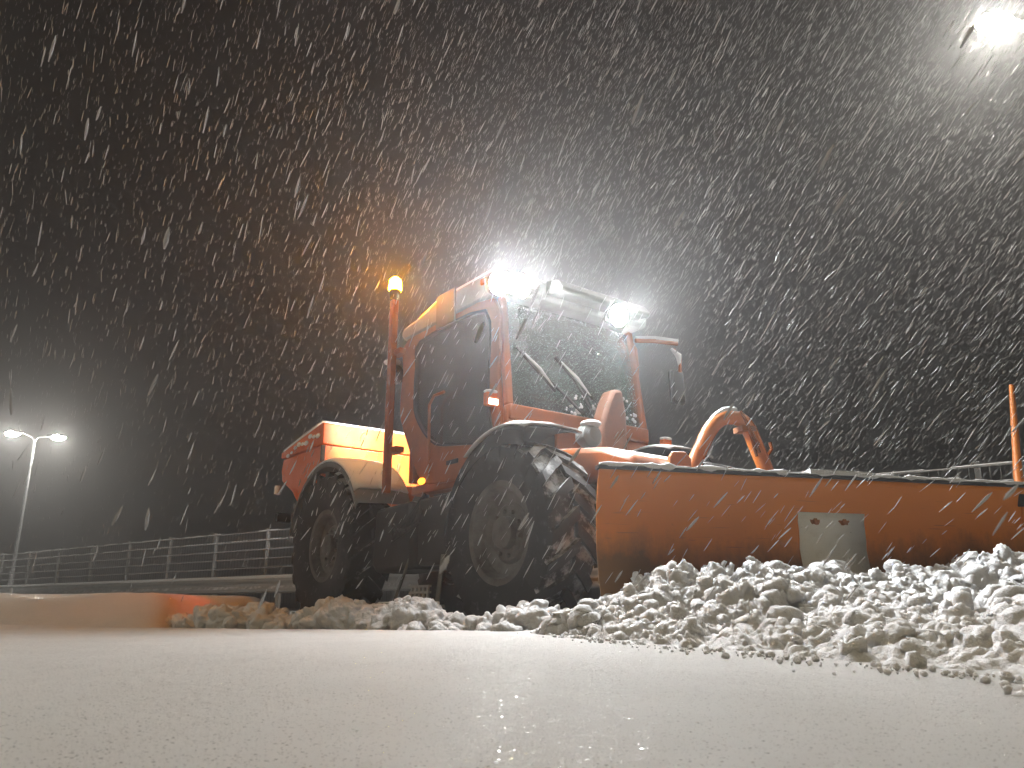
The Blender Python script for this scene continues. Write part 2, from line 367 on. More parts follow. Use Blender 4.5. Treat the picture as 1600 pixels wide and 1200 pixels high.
def lumps(name, items, extra=None):
    Vs, Fs, n = [], [], 0
    if extra: Vs.append(extra[0]); Fs.append(extra[1]); n = len(extra[0])
    for (x, y, z, r) in items:
        px = r * 1220 / max(0.6, math.hypot(x, y))
        T = T3 if px > 20 else T2 if px > 7 else T1
        V, Fa = T[rng.integers(len(T))]; s = rng.uniform(0.75, 1.25, 3) * r
        Vs.append((V * s) @ rotm().T + (x, y, z)); Fs.append(Fa + n); n += len(V)
    return np_mesh(name, np.concatenate(Vs), np.concatenate(Fs), M['snow_heap'])

def vnoise3(P, seed):
    tab = np.random.default_rng(seed).random(4096)
    Pi = np.floor(P).astype(np.int64); f = P - Pi; f = f * f * (3 - 2 * f)
    def g(a, b, c): return tab[((Pi[:, 0] + a) * 73856093 ^ (Pi[:, 1] + b) * 19349663 ^ (Pi[:, 2] + c) * 83492791) % 4096]
    x0 = lambda b, c: g(0, b, c) * (1 - f[:, 0]) + g(1, b, c) * f[:, 0]
    y0 = lambda c: x0(0, c) * (1 - f[:, 1]) + x0(1, c) * f[:, 1]
    return (y0(0) * (1 - f[:, 2]) + y0(1) * f[:, 2]) * 2 - 1
def soften(o, vox, it=2, amps=((7, 0.040), (15, 0.022), (32, 0.013), (64, 0.009), (110, 0.0045))):
    """merge the lumps into one body of snow, then puff its surface: rounded bumps parted by creases, on four scales"""
    m = o.modifiers.new('merge', 'REMESH'); m.mode = 'VOXEL'; m.voxel_size = vox; m.use_smooth_shade = True
    m = o.modifiers.new('soft', 'SMOOTH'); m.factor = 0.5; m.iterations = it
    dg = bpy.context.evaluated_depsgraph_get(); dg.update()
    me = bpy.data.meshes.new_from_object(o.evaluated_get(dg), depsgraph=dg); o.modifiers.clear()
    n = len(me.vertices); V = np.empty(n * 3, np.float32); me.vertices.foreach_get('co', V); V = V.reshape(-1, 3).astype(float)
    N = np.empty(n * 3, np.float32); me.vertex_normals.foreach_get('vector', N); N = N.reshape(-1, 3)
    near = np.clip(np.hypot(V[:, 0], V[:, 1]) / 3.6, 0.4, 1.0); d = np.zeros(n)
    W = V + 0.05 * np.stack([vnoise3(V * 6 + k, 5 + int(k)) for k in (0.0, 31.0, 67.0)], -1)
    for k, (f, a) in enumerate(amps):
        q = vnoise3(W * f * 0.8 + 3.1 * k, 40 + k) + 0.35 * vnoise3(W * f * 1.5 + 9.7, 60 + k)
        d += a * (np.abs(q) * 1.7 - 0.45)
    V = V + N * (d * near)[:, None]; me.vertices.foreach_set('co', V.astype(np.float32).ravel()); me.update()
    me.polygons.foreach_set('use_smooth', np.ones(len(me.polygons), bool)); old = o.data; me.materials.clear(); me.materials.append(M['snow_heap']); o.data = me; bpy.data.meshes.remove(old)
# the blade's foot line (world): left end BL, right end BR
BL, BR = np.array([0.55, 4.98]), np.array([3.98, 5.86]); bd = (BR - BL) / np.linalg.norm(BR - BL); bn = np.array([bd[1], -bd[0]])   # bn: towards the camera
def blade_dist(x, y): return (x - BL[0]) * bn[0] + (y - BL[1]) * bn[1]
def heap_h(x, y):
    s = x - heap_edge_x(y)                       # how far inside the front edge
    d = blade_dist(x, y)                         # how far before the blade
    low = 0.075 * sstep(-0.05, 0.45, s) + 0.06 * sstep(0.4, 1.4, s)
    along = (x - BL[0]) * bd[0] + (y - BL[1]) * bd[1]
    crest = np.interp(along, [-0.5, 0.0, 0.25, 0.6, 1.2, 1.6, 2.1, 2.5, 3.4, 5], [0.04, 0.06, 0.22, 0.16, 0.16, 0.10, 0.17, 0.27, 0.30, 0.22])
    ridge = crest * np.exp(-np.clip(d - 0.45, 0, None) ** 2 / 0.75) * sstep(-0.25, 0.1, d + 0.15) * sstep(-0.15, 0.35, s)
    return np.maximum(low, 0) * sstep(-0.1, 0.15, d + 0.2) + ridge
hx, hy = np.meshgrid(np.linspace(0.0, 6.5, 420), np.linspace(-0.5, 6.4, 420))
hz = heap_h(hx, hy); m = sstep(0.0, 0.09, hz)
hz = hz + m * (0.06 * fbm(hx, hy, 3.2, 3, 21) + 0.055 * (np.abs(fbm(hx, hy, 6.5, 4, 22)) * 2 - 0.5) ) - 0.035
n0, n1 = hx.shape; idx = np.arange(n0 * n1).reshape(n0, n1)
fq = np.stack([idx[:-1, :-1], idx[:-1, 1:], idx[1:, 1:], idx[1:, :-1]], -1).reshape(-1, 4)
keep = (hz.reshape(-1)[fq].max(1) > -0.02) & (blade_dist(hx, hy).reshape(-1)[fq].min(1) > -0.12)
fq = fq[keep]; tri = np.concatenate([fq[:, :3], fq[:, [0, 2, 3]]])
items = []
def try_lump(x, y, r, sink=0.25):
    h = float(heap_h(np.array(x), np.array(y)))
    if h > 0.012: items.append((x, y, h - r * sink + rng.normal(0, 0.012), r))
for _ in range(2600):
    y = rng.uniform(0.9, 5.7); x = heap_edge_x(y) - 0.05 + rng.random() ** 1.25 * 4.2
    d = blade_dist(x, y)
    if d < 0.12 or abs(x) > 0.78 * y + 0.5: continue
    near = math.exp(-(d - 0.6) ** 2 / 0.6)
    if near < 0.35 and rng.random() < 0.6: continue
    r = 0.012 + 0.045 * rng.random() ** 3 + 0.10 * near * rng.random() ** 2.5
    r *= 0.55 + 0.45 * min(1, y / 3.2)
    try_lump(x, y, r, rng.uniform(0.75, 1.3) if near < 0.4 else rng.uniform(0.4, 1.15))
for _ in range(90):                                   # the big clods along the crest
    t = rng.uniform(0.0, 3.9); d = rng.uniform(0.22, 0.95); p = BL + bd * t + bn * d
    try_lump(p[0], p[1], rng.uniform(0.06, 0.13), rng.uniform(0.4, 0.9))
crumbs = []
for _ in range(420):
    y = rng.uniform(0.9, 5.0); x = heap_edge_x(y) + 0.02 - abs(rng.normal(0, 0.09)); r = 0.003 + 0.008 * rng.random() ** 3
    if abs(x) < 0.78 * y + 0.3: crumbs.append((x, y, r * 0.4 + 0.002, r))
o = lumps('snow_crumbs', crumbs); tag(o, 'small crumbs of snow scattered along the front edge of the ploughed heap', 'snow crumbs', kind='stuff')
V0 = np.stack([hx, hy, hz], -1).reshape(-1, 3); nV = len(V0)
edges = {}
for a, b_, c_ in tri:
    for e in ((a, b_), (b_, c_), (c_, a)): edges[e] = 1
rimE = [(a, b_) for (a, b_) in edges if (b_, a) not in edges]
low = V0.copy(); low[:, 2] = -0.16
side = np.array([[b_, a, a + nV] for a, b_ in rimE] + [[b_, a + nV, b_ + nV] for a, b_ in rimE])
Vc = np.concatenate([V0, low]); Tc = np.concatenate([tri, tri[:, ::-1] + nV, side])
o = lumps('ploughed_snow', items, (Vc, Tc))
soften(o, 0.0095); tag(o, 'heap of broken lumpy snow pushed up before the orange plough blade', 'snow heap', kind='stuff')
# ridge of soft clods along the lane edge, before the wheels
items2 = []
for _ in range(900):
    t = rng.uniform(0.1, 1); x = -2.9 + 3.5 * t; y = 7.15 - 2.45 * t + rng.normal(0, 0.16); amp = 0.5 + 0.5 * math.sin(9 * t + 1.3) * math.sin(23 * t)
    r = rng.uniform(0.03, 0.06) + 0.075 * amp * rng.random() ** 2
    items2.append((x, y, r * 0.45 - 0.03 + 0.03 * amp + max(0, rng.normal(0, 0.02)), r))
for _ in range(260):                                  # churned lumps behind the rear wheel, along the bank's end
    x = rng.uniform(-3.7, -2.3); y = rng.uniform(7.7, 9.0) + 0.2 * (x + 3); r = rng.uniform(0.03, 0.075); items2.append((x, y, r * 0.3 - 0.03, r))
for _ in range(120):
    x = rng.uniform(-0.9, 0.6); y = 5.35 + rng.normal(0, 0.3) - 0.5 * x; r = rng.uniform(0.03, 0.07); items2.append((x, y, r * 0.25 - 0.03, r))
o = lumps('snow_clods', items2); soften(o, 0.011, 4, ((11, 0.02), (23, 0.012), (50, 0.005))); tag(o, 'row of soft snow clods along the lane before the tractor wheels', 'snow clods', kind='stuff')

# ------------------------------------------------------------ street lamps
def street_lamp(name, loc, rz, height, arms, label, power, colr, cone=150, tilt=0.15, lens='street_lens'):
    root = empty(name, loc, rz); tag(root, label, 'street lamp', 'tall street lamps round the yard')
    b = MB(); b.tube([(0, 0, 0), (0, 0, 1.2), (0, 0, 1.21), (0, 0, height - 0.12)], [0.085, 0.08, 0.06, 0.04], 16).build('pole', M['pole'], root)
    MB().tube([(0, 0, -0.02), (0, 0, 0.06)], [0.2, 0.18], 16).build('base_plate', M['galv'], root)
    for dx, up in arms:
        s = 1 if dx > 0 else -1
        MB().tube([(0, 0, height - 0.2), (dx * 0.15, 0, height - 0.05), (dx * 0.75, 0, height + up)], 0.032, 10).build('arm', M['galv'], root)
        hd = MB(); hx0, hx1 = dx * 0.72, dx * 0.72 + s * 0.62
        hd.prism([(hx0, height + up + 0.04), (hx1 - s * 0.1, height + up + 0.06), (hx1, height + up), (hx1, height + up - 0.03), (hx0, height + up - 0.04)], 'y', -0.13, 0.13)
        head = hd.build('lamp_head', M['grey'], root, bevel=0.015)
        le = MB(); le.sphere(((hx0 + hx1) / 2 + s * 0.05, 0, height + up - 0.035), 0.25, (1, 0.6, 0.42), 20, 10); le.build('lens', M[lens], head)
        c = ((hx0 + hx1) / 2 + s * 0.05, 0, height + up - 0.17)
        spot('lamp_light', c, (c[0], c[1] + tilt, c[2] - 1), power, colr, R(cone), 0.6, 0.12, root)
    return root
street_lamp('street_lamp', (-16.75, 26.9, 0), 0, 5.95, [(-0.65, 0.12), (0.62, -0.02)], 'distant double headed street lamp behind the wire fence at left', 500, COOL, 140)
street_lamp('street_lamp', (7.75, 8.2, 0), R(14), 6.6, [(-2.42, 0.2)], 'lone bright street lamp high above the plough blade, top right corner', 120, LAMP, 140)
street_lamp('street_lamp', (-2.6, -5.5, 0), R(10), 6.4, [(0.9, 0.1)], 'street lamp behind the viewer lighting the near snow and the blade', 60, WARM, 150, 0.75, 'warm_lens')
street_lamp('street_lamp', (-11.4, 7.0, 0), R(-10), 6.4, [(0.9, 0.1)], 'street lamp beyond the left end of the smooth snow bank', 40, WARM, 150, 0.1, 'warm_lens_dim')

# ------------------------------------------------------------ fence and guard rail
FA, FB = Vector((-22.5, 29.17, 0)), Vector((8.6, 6.0, 0)); fd = (FB - FA).normalized(); FL = (FB - FA).length; fnv = Vector((fd.y, -fd.x, 0))
fence = empty('wire_fence', FA, math.atan2(fd.y, fd.x)); tag(fence, 'long galvanised wire mesh fence with snow on its rods, behind guard rail and tractor', 'fence')
zs = [1.63, 1.45, 1.27, 1.09, 0.91, 0.73]
pm = MB().box(-0.03, 0.03, -0.03, 0.03, 0, 1.67).box(-0.036, 0.036, -0.036, 0.036, 1.67, 1.69).build('post', M['galv'], fence, bevel=0.006)
t0 = ((Vector((-4.95, 16.1, 0)) - FA).dot(fd)) % 1.8
k = 0; pm.location.x = t0
while t0 + 1.8 * (k + 1) < FL:
    k += 1; c = pm.copy(); col.objects.link(c); c.location.x = t0 + 1.8 * k
for z in zs:
    MB().tube([(0, -0.045, z), (FL, -0.045, z)], 0.012, 6).build('wire', M['frost'], fence)
b = MB()
for k in range(int(FL / 0.10)): b.box(0.1 * k, 0.1 * k + 0.005, -0.058, -0.053, 0.2, 1.63)
o = b.build('upright_wires', M['galv'], fence, smooth=False); o['kind'] = 'stuff'
b = MB()
for z in zs[:2]:
    for q in range(int(FL / 0.9)):
        if rng.random() < 0.85: b.tube([(0.9 * q + 0.03, -0.045, z + 0.012), (0.9 * q + rng.uniform(0.5, 0.87), -0.045, z + 0.014)], [0.012, 0.010], 6)
b.build('snow_cap', M['snow_soft'], fence)['kind'] = 'stuff'
GA = FA + fnv * 0.45
rail = empty('guard_rail', GA, math.atan2(fd.y, fd.x)); tag(rail, 'low steel crash barrier running along the foot of the wire fence', 'guard rail')
prof = [(0.0, 0.40), (-0.045, 0.43), (-0.05, 0.475), (-0.0, 0.53), (0.0, 0.57), (-0.05, 0.625), (-0.045, 0.67), (0.0, 0.70)]
MB().sheet([[(0, y, z) for y, z in prof], [(FL * 0.5, y, z) for y, z in prof], [(FL, y, z) for y, z in prof]]).build('beam', M['galv'], rail, solid=0.004)
MB().tube([(0, -0.018, 0.705), (FL * 0.5, -0.018, 0.707), (FL, -0.018, 0.705)], 0.022, 8).build('snow_cap', M['snow_soft'], rail)
gp = MB().box(-0.05, 0.05, 0.01, 0.07, 0, 0.66).build('post', M['galv'], rail, bevel=0.005); gp.location.x = 0.9
for k in range(1, int(FL / 2.0)):
    c = gp.copy(); col.objects.link(c); c.location.x = 0.9 + 2.0 * k

# ------------------------------------------------------------ the tractor (X forward, Y its left, Z up)
TO = Vector((0.684, 6.47, -0.03)); TR = R(-53)
trac = empty('plough_tractor', TO, TR); tag(trac, 'orange municipal tractor with tall cab, chunky black tyres and bright roof work lamps', 'tractor')
# chassis and running gear
b = MB(); b.box(-4.5, 0.95, -0.33, 0.33, 0.62, 0.88).box(-1.55, 0.15, -0.62, 0.62, 0.55, 1.18).box(-0.05, 0.9, -0.34, 0.34, 0.6, 1.12)
b.tube([(0, -0.8, 0.70), (0, 0.8, 0.70)], 0.12, 14).tube([(-3.12, -0.8, 0.78), (-3.12, 0.8, 0.78)], 0.14, 14).sphere((0, 0, 0.7), 0.22).sphere((-3.12, 0, 0.78), 0.25)
b.build('chassis', M['dark'], trac, bevel=0.015)
MB().prism([(-2.35, 0.56), (-2.3, 1.10), (-1.62, 1.12), (-1.55, 0.5), (-2.25, 0.48)], 'y', -0.82, -0.36).build('fuel_tank', M['dark'], trac, bevel=0.04)
MB().box(-1.50, -0.78, -0.80, -0.63, 0.52, 1.12).build('tool_box', M['dark'], trac, bevel=0.025)
b = MB()
for q in range(5): b.tube([(-1.5 + 0.02 * q, -0.70 - 0.02 * q, 1.16), (-1.35 - 0.12 * q, -0.87, 0.9 - 0.03 * q), (-1.9, -0.84, 0.75 + 0.06 * q), (-2.3, -0.6, 0.9)], 0.014, 8)
b.build('hose', M['dark'], trac)
# boarding step, snow on its boards
st = MB(); st.bar((-1.78, -0.95, 0.17), (-0.92, -0.95, 0.17), 0.20, 0.03).bar((-1.74, -0.90, 0.16), (-1.62, -0.80, 0.6), 0.04, 0.02).bar((-0.98, -0.90, 0.16), (-1.05, -0.80, 0.6), 0.04, 0.02)
step = st.build('boarding_step', M['grey'], trac, bevel=0.006)
MB().box(-1.76, -0.95, -1.04, -0.88, 0.186, 0.212).build('snow_cap', M['snow_soft'], step, bevel=0.012)
cg = MB()
for q in range(5): cg.box(-1.26 + 0.065 * q, -1.24 + 0.065 * q, -0.99, -0.97, 0.21, 0.335)
for z in (0.225, 0.275, 0.325): cg.box(-1.28, -0.96, -0.995, -0.965, z, z + 0.018)
cg.build('grating', M['galv'], step)

def wheel_parts(Rr, W, rim_r, nl):
    """tyre with raised lugs, and a dished rim; spun round local Y, outer face towards -Y"""
    h = W / 2
    t = MB(); pr = [(rim_r, -h * 0.72), (rim_r + 0.03, -h * 0.86), ((rim_r + Rr) / 2, -h * 1.0), (Rr * 0.90, -h * 0.98), (Rr * 0.925, -h * 0.90), (Rr * 0.935, 0), (Rr * 0.925, h * 0.90), (Rr * 0.90, h * 0.98), ((rim_r + Rr) / 2, h), (rim_r + 0.03, h * 0.86), (rim_r, h * 0.72)]
    t.lathe(pr, n=72)
    for k in range(nl):
        for s in (-1, 1):
            a0 = 2 * math.pi * (k + (0.5 if s > 0 else 0)) / nl; dth = 2 * math.pi / nl
            # lug: from the shoulder slanting in to the middle of the tread
            path = [(s * h * 1.005, Rr * 0.86, 0.0), (s * h * 0.95, Rr * 0.975, 0.05), (s * h * 0.45, Rr * 1.0, 0.42), (s * h * -0.06, Rr * 1.0, 0.75)]
            wd = dth * 0.23; sec = []
            for (y, r, da) in path:
                a = a0 + da * dth * 1.25
                lo, hi = r - 0.075, r
                sec.append([t.bm.verts.new((rr * math.cos(a + w2), y, rr * math.sin(a + w2))) for rr, w2 in ((lo, -wd * 1.15), (hi, -wd * 0.85), (hi, wd * 0.85), (lo, wd * 1.15))])
            for p, q in zip(sec, sec[1:]):
                for i in range(4): t.bm.faces.new((p[i], p[(i + 1) % 4], q[(i + 1) % 4], q[i]))
            t.bm.faces.new(sec[0]); t.bm.faces.new(sec[-1][::-1])
    rm = MB(); rm.lathe([(rim_r + 0.015, -h * 0.74), (rim_r + 0.02, -h * 0.80), (rim_r - 0.03, -h * 0.78), (rim_r - 0.06, -h * 0.40), (rim_r * 0.62, -h * 0.30), (rim_r * 0.55, -h * 0.42), (rim_r * 0.34, -h * 0.44), (rim_r * 0.32, -h * 0.66), (rim_r * 0.24, -h * 0.72), (0.002, -h * 0.72)], n=48)
    for k in range(10):
        a = 2 * math.pi * k / 10; rm.tube([(rim_r * 0.45 * math.cos(a), -h * 0.40, rim_r * 0.45 * math.sin(a)), (rim_r * 0.45 * math.cos(a), -h * 0.55, rim_r * 0.45 * math.sin(a))], 0.018, 6)
    rm.lathe([(rim_r + 0.015, h * 0.74), (rim_r - 0.04, h * 0.7), (rim_r - 0.06, -h * 0.38)], n=48)
    return t, rm
def wheel(Rr, W, rim_r, nl, spots_):
    first = None
    for (x, y, flip) in spots_:
        if first is None:
            wroot = empty('wheel', (x, y, Rr - 0.0), 0, trac); t, rm = wheel_parts(Rr, W, rim_r, nl)
            t.build('tyre', M['tyre'], wroot, bevel=0.0); rm.build('rim', M['rim'], wroot); first = wroot
        else:
            wroot = copy_tree(first); wroot.location = (x, y, Rr)
        wroot.rotation_euler = (0, random.uniform(0, 0.5), math.pi if flip else 0)
wheel(0.70, 0.47, 0.37, 19, [(0, -0.80, False), (0, 0.80, True)])
wheel(0.79, 0.47, 0.36, 21, [(-3.12, -0.80, False), (-3.12, 0.80, True)])

# fenders: sheet arcs, snow lying on them
def arc(cx_, cz_, r, a0, a1, n=14): return [(cx_ + r * math.cos(R(a0 + (a1 - a0) * k / n)), cz_ + r * math.sin(R(a0 + (a1 - a0) * k / n))) for k in range(n + 1)]
for s in (-1, 1):
    A = arc(0.12, 0.70, 0.78, 70, 168)
    ysec = [s * 0.50, s * 0.74, s * 1.0, s * 1.045, s * 1.05]; dz = [0.015, 0.02, 0.0, -0.04, -0.15]
    f = MB().sheet([[(x, y, z + d) for y, d in zip(ysec, dz)] for x, z in A]).build('front_fender', M['rubber'], trac, solid=0.014)
    SA = arc(0.12, 0.70, 0.80, 69, 128, 10)
    rows = []
    for x, z in SA:
        rows.append([(x, s * 0.49, z), (x, s * 0.55, z + 0.02), (x, s * 0.75, z + 0.028), (x, s * 0.98, z + 0.012), (x, s * 1.055, z - 0.02)])
    MB().sheet(rows).build('snow_cap', M['snow_soft'], f, solid=0.014)
    A = arc(-3.12, 0.80, 0.885, 24, 168, 18)
    f = MB().sheet([[(x, s * 0.42, z + 0.01), (x, s * 0.7, z + 0.015), (x, s * 1.0, z), (x, s * 1.03, z - 0.02), (x, s * 1.035, z - 0.07)] for x, z in A]).build('rear_fender', M['grey'], trac, solid=0.014)
    SA = arc(-3.12, 0.80, 0.90, 34, 120, 12)
    MB().sheet([[(x, s * 0.42, z), (x, s * 0.5, z + 0.02), (x, s * 0.75, z + 0.025), (x, s * 0.98, z + 0.012), (x, s * 1.035, z - 0.02)] for x, z in SA]).build('snow_cap', M['snow_soft'], f, solid=0.02)
# low bonnet between the fenders, air intake cowl before the far pillar
MB().prism([(-0.16, 1.1), (-0.14, 1.42), (0.55, 1.33), (0.86, 1.22), (0.9, 1.05)], 'y', -0.42, 0.42).build('bonnet', M['orange_darkened'], trac, bevel=0.05)
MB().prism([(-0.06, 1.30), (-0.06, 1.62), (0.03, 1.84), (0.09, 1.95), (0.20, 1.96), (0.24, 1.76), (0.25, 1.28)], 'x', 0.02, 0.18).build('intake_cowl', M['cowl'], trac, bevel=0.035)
hl = MB().lathe([(0.0, -0.06), (0.06, -0.055), (0.095, -0.02), (0.10, 0.06), (0.06, 0.12), (0.0, 0.13)], n=24)
bmesh.ops.rotate(hl.bm, verts=hl.bm.verts, cent=(0, 0, 0), matrix=Matrix.Rotation(R(90), 3, 'Z'))
bmesh.ops.translate(hl.bm, verts=hl.bm.verts, vec=(0.30, -0.30, 1.47))
hlo = hl.build('headlamp', M['grey'], trac)
MB().sphere((0.30, -0.30, 1.565), 0.085, (1.0, 1.0, 0.35)).build('snow_cap', M['snow_soft'], hlo)

# cab
cab = MB()
for s in (-1, 1):
    cab.bar((-0.155, s * 0.775, 1.30), (-0.155, s * 0.775, 1.74), 0.065, 0.07).bar((-0.155, s * 0.775, 1.74), (-0.275, s * 0.755, 2.72), 0.065, 0.07)
    cab.bar((-1.74, s * 0.77, 1.70), (-1.78, s * 0.76, 2.74), 0.06, 0.07)
cab.box(-0.19, -0.10, -0.80, 0.80, 1.615, 1.745)                            # sill under the windscreen
cab.box(-0.20, -0.12, -0.30, 0.80, 1.22, 1.612).box(-0.20, -0.12, -0.80, -0.72, 1.22, 1.612)
cab.box(-1.78, -1.70, -0.76, 0.76, 1.30, 1.95)                              # rear wall, low
cab.box(-1.75, -0.18, -0.74, 0.74, 1.18, 1.27)                              # floor
cabo = cab.build('cab', M['orange_darkened'], trac, bevel=0.014)
outer = [(-0.20, 1.25), (-0.9, 1.215), (-1.42, 1.27), (-1.70, 1.65), (-1.88, 2.0), (-1.85, 2.4), (-1.77, 2.74), (-0.31, 2.71), (-0.235, 2.0), (-0.205, 1.7)]
inner = [(-0.33, 1.47), (-0.9, 1.52), (-1.20, 1.575), (-1.43, 1.74), (-1.60, 1.98), (-1.60, 2.4), (-1.53, 2.66), (-0.41, 2.64), (-0.36, 2.0), (-0.335, 1.7)]
def dense(P, n=4):
    """Catmull-Rom through the outline so corners come out round"""
    out = []; N = len(P)
    for i in range(N):
        p0, p1, p2, p3 = (np.array(P[(i + j) % N]) for j in (-1, 0, 1, 2))
        for k in range(n):
            t = k / n; out.append(tuple(0.5 * ((2 * p1) + (p2 - p0) * t + (2 * p0 - 5 * p1 + 4 * p2 - p3) * t * t + (3 * p1 - p0 - 3 * p2 + p3) * t ** 3) * 0.75 + 0.25 * (p1 * (1 - t) + p2 * t)))
    return out
for s in (-1, 1):
    door = MB().ring(dense(outer), dense(inner), 'y', s * 0.785, s * 0.825).build('door', M['orange_darkened'], trac, bevel=0.008)
    MB().prism(dense(inner), 'y', s * 0.797, s * 0.803).build('window', M['glass'], door)
    MB().ring([(x * 1.0, z) for x, z in dense(inner)], [(-0.95 + (x + 0.95) * 0.965, 2.05 + (z - 2.05) * 0.965) for x, z in dense(inner)], 'y', s * 0.80, s * 0.832).build('seal', M['dark'], door)
    MB().box(-0.98, -0.80, s * 0.828, s * 0.842, 1.355, 1.395).build('handle', M['dark'], door, bevel=0.006)
    MB().tube([(-1.22, s * 0.87, 1.30), (-1.24, s * 0.87, 1.95), (-1.16, s * 0.87, 2.02), (-1.02, s * 0.85, 2.03)], 0.014, 8).build('grab_rail', M['orange_darkened'], door)
# windscreen and what is on it
def ws(y, z, off=0.0): return (-0.155 - 0.12 * (z - 1.745) / 0.975 + off, y, z)
scr_ = MB().sheet([[ws(y, z, 0.035 * (1 - (y / 0.75) ** 2)) for y in np.linspace(-0.745, 0.745, 9)] for z in (1.75, 2.0, 2.3, 2.69)]).build('windscreen', M['screen'], trac, solid=0.006)
for (a, bb) in (((-0.02, 1.77), (-0.52, 2.13)), ((0.12, 1.77), (-0.10, 2.12))):
    mid = ((a[0] + bb[0]) / 2, (a[1] + bb[1]) / 2)
    wp = MB().tube([ws(*a, 0.06), ws(*mid, 0.065), ws(*bb, 0.05)], 0.011, 6).tube([ws(bb[0] + 0.22, bb[1] - 0.20, 0.052), ws(bb[0] - 0.16, bb[1] + 0.13, 0.045)], 0.012, 6).build('wiper', M['dark'], trac)
    MB().tube([ws(bb[0] + 0.2, bb[1] - 0.17, 0.06), ws(bb[0] + 0.05, bb[1] - 0.03, 0.075), ws(bb[0] - 0.1, bb[1] + 0.1, 0.055)], [0.007, 0.014, 0.006], 8).build('snow_clump', M['snow_soft'], wp)
b = MB()
for q in range(70):
    y = rng.uniform(-0.2, 0.7); z = 1.76 + abs(rng.normal(0, 0.09)); p = ws(y, z, 0.012 + 0.035 * (1 - (y / 0.75) ** 2)); b.sphere(p, rng.uniform(0.006, 0.018), (0.5, 1.2, 1), 8, 6)
b.build('snow_spatter', M['snow_soft'], scr_)['kind'] = 'stuff'
MB().box(-0.16, -0.135, -0.715, -0.305, 1.30, 1.60).build('lower_window', M['dark'], trac, bevel=0.008)
MB().box(-0.125, -0.09, -0.05, 0.2, 1.54, 1.585).build('vent', M['dark'], trac, bevel=0.006)
# inside the cab
MB().prism([(-0.24, 1.3), (-0.22, 1.86), (-0.42, 1.90), (-0.62, 1.74), (-0.60, 1.3)], 'y', -0.66, 0.66).build('dashboard', M['seat'], trac, bevel=0.05)
MB().prism([(-1.05, 1.45), (-1.08, 1.68), (-1.42, 1.70), (-1.50, 2.42), (-1.62, 2.42), (-1.62, 1.5)], 'y', -0.28, 0.28).build('seat', M['seat'], trac, bevel=0.07)
swb = MB()
swc = Vector((-0.72, 0.0, 1.93)); ax = Vector((-0.55, 0, 0.83)).normalized(); u_ = ax.cross(Vector((0, 1, 0))).normalized(); v_ = Vector((0, 1, 0))
swb.tube([swc + (u_ * math.cos(2 * math.pi * k / 24) + v_ * math.sin(2 * math.pi * k / 24)) * 0.21 for k in range(25)], 0.016, 8)
swb.tube([swc, swc - ax * 0.35], 0.03, 8).bar(swc - v_ * 0.2, swc + v_ * 0.2, 0.03, 0.015)
swb.build('steering_wheel', M['seat'], trac)
MB().box(-1.72, -0.32, -0.72, 0.72, 2.69, 2.715).box(-1.70, -1.66, -0.70, 0.70, 1.96, 2.12).box(-1.69, -1.66, -0.72, -0.45, 2.12, 2.68).build('cab_lining', M['trim'], trac, bevel=0.008)
MB().box(-1.745, -1.735, -0.72, 0.72, 1.96, 2.70).build('rear_window', M['glass'], trac)
# roof, front visor, lamps
b = MB(); b.prism([(-1.90, 2.80), (-1.86, 2.88), (-1.6, 2.90), (-1.25, 2.98), (-0.35, 2.97), (-0.12, 2.90), (-0.08, 2.80), (-0.12, 2.735), (-1.82, 2.735)], 'y', -0.84, 0.84)
roof = b.build('roof', M['roof'], trac, bevel=0.03)
MB().prism([(-1.80, 2.905), (-1.6, 2.935), (-1.25, 3.02), (-0.35, 3.015), (-0.16, 2.935), (-0.3, 2.96), (-1.2, 2.965), (-1.6, 2.885)], 'y', -0.80, 0.80).build('snow_cap', M['snow_soft'], roof, bevel=0.01)
MB().box(-1.18, -0.86, -0.865, -0.845, 2.66, 2.99).build('side_plate', M['grey'], roof, bevel=0.006)
MB().prism([(-0.10, 2.77), (-0.09, 2.90), (0.06, 2.86), (0.12, 2.78), (0.10, 2.745)], 'y', -0.42, 0.66).build('sun_visor', M['grey'], roof, bevel=0.012)
def work_lamp(x, y, z, dirv, power, parent, cone=100, lens='white_lamp'):
    d = Vector(dirv).normalized(); q = d.to_track_quat('X', 'Z').to_matrix().to_4x4(); mt = Matrix.Translation((x, y, z)) @ q
    hb = MB(); rot = Matrix.Rotation(R(-90), 4, 'Z')
    hb.lathe([(0.0, -0.09), (0.045, -0.088), (0.085, -0.05), (0.105, 0.02), (0.108, 0.04), (0.098, 0.042)], n=20)
    bmesh.ops.transform(hb.bm, matrix=rot, verts=hb.bm.verts)
    hb.box(-0.12, -0.06, -0.02, 0.02, -0.02, 0.02)
    bmesh.ops.transform(hb.bm, matrix=mt, verts=hb.bm.verts); h_ = hb.build('work_lamp', M['dark'], parent)
    le = MB(); le.sphere((0.03, 0, 0), 0.099, (0.22, 1, 1), 20, 12); bmesh.ops.transform(le.bm, matrix=mt, verts=le.bm.verts); le.build('lens', M[lens], h_)
    p = mt @ Vector((0.10, 0, 0)); spot('work_light', p, p + d, power, COOL, R(cone), 1.0, 0.05, trac)
work_lamp(-0.09, -0.95, 2.73, (0.95, 0.0, -0.20), POWER_WORK * 0.9, trac)
work_lamp(-0.04, -0.76, 2.74, (0.95, 0.08, -0.18), POWER_WORK * 0.9, trac)
work_lamp(0.18, 0.15, 2.62, (0.95, -0.08, -0.20), POWER_WORK * 1.1, trac)
MB().box(-0.45, -0.36, -0.87, -0.845, 2.86, 2.92).build('marker_lamp', M['amber_cap'], roof, bevel=0.012)
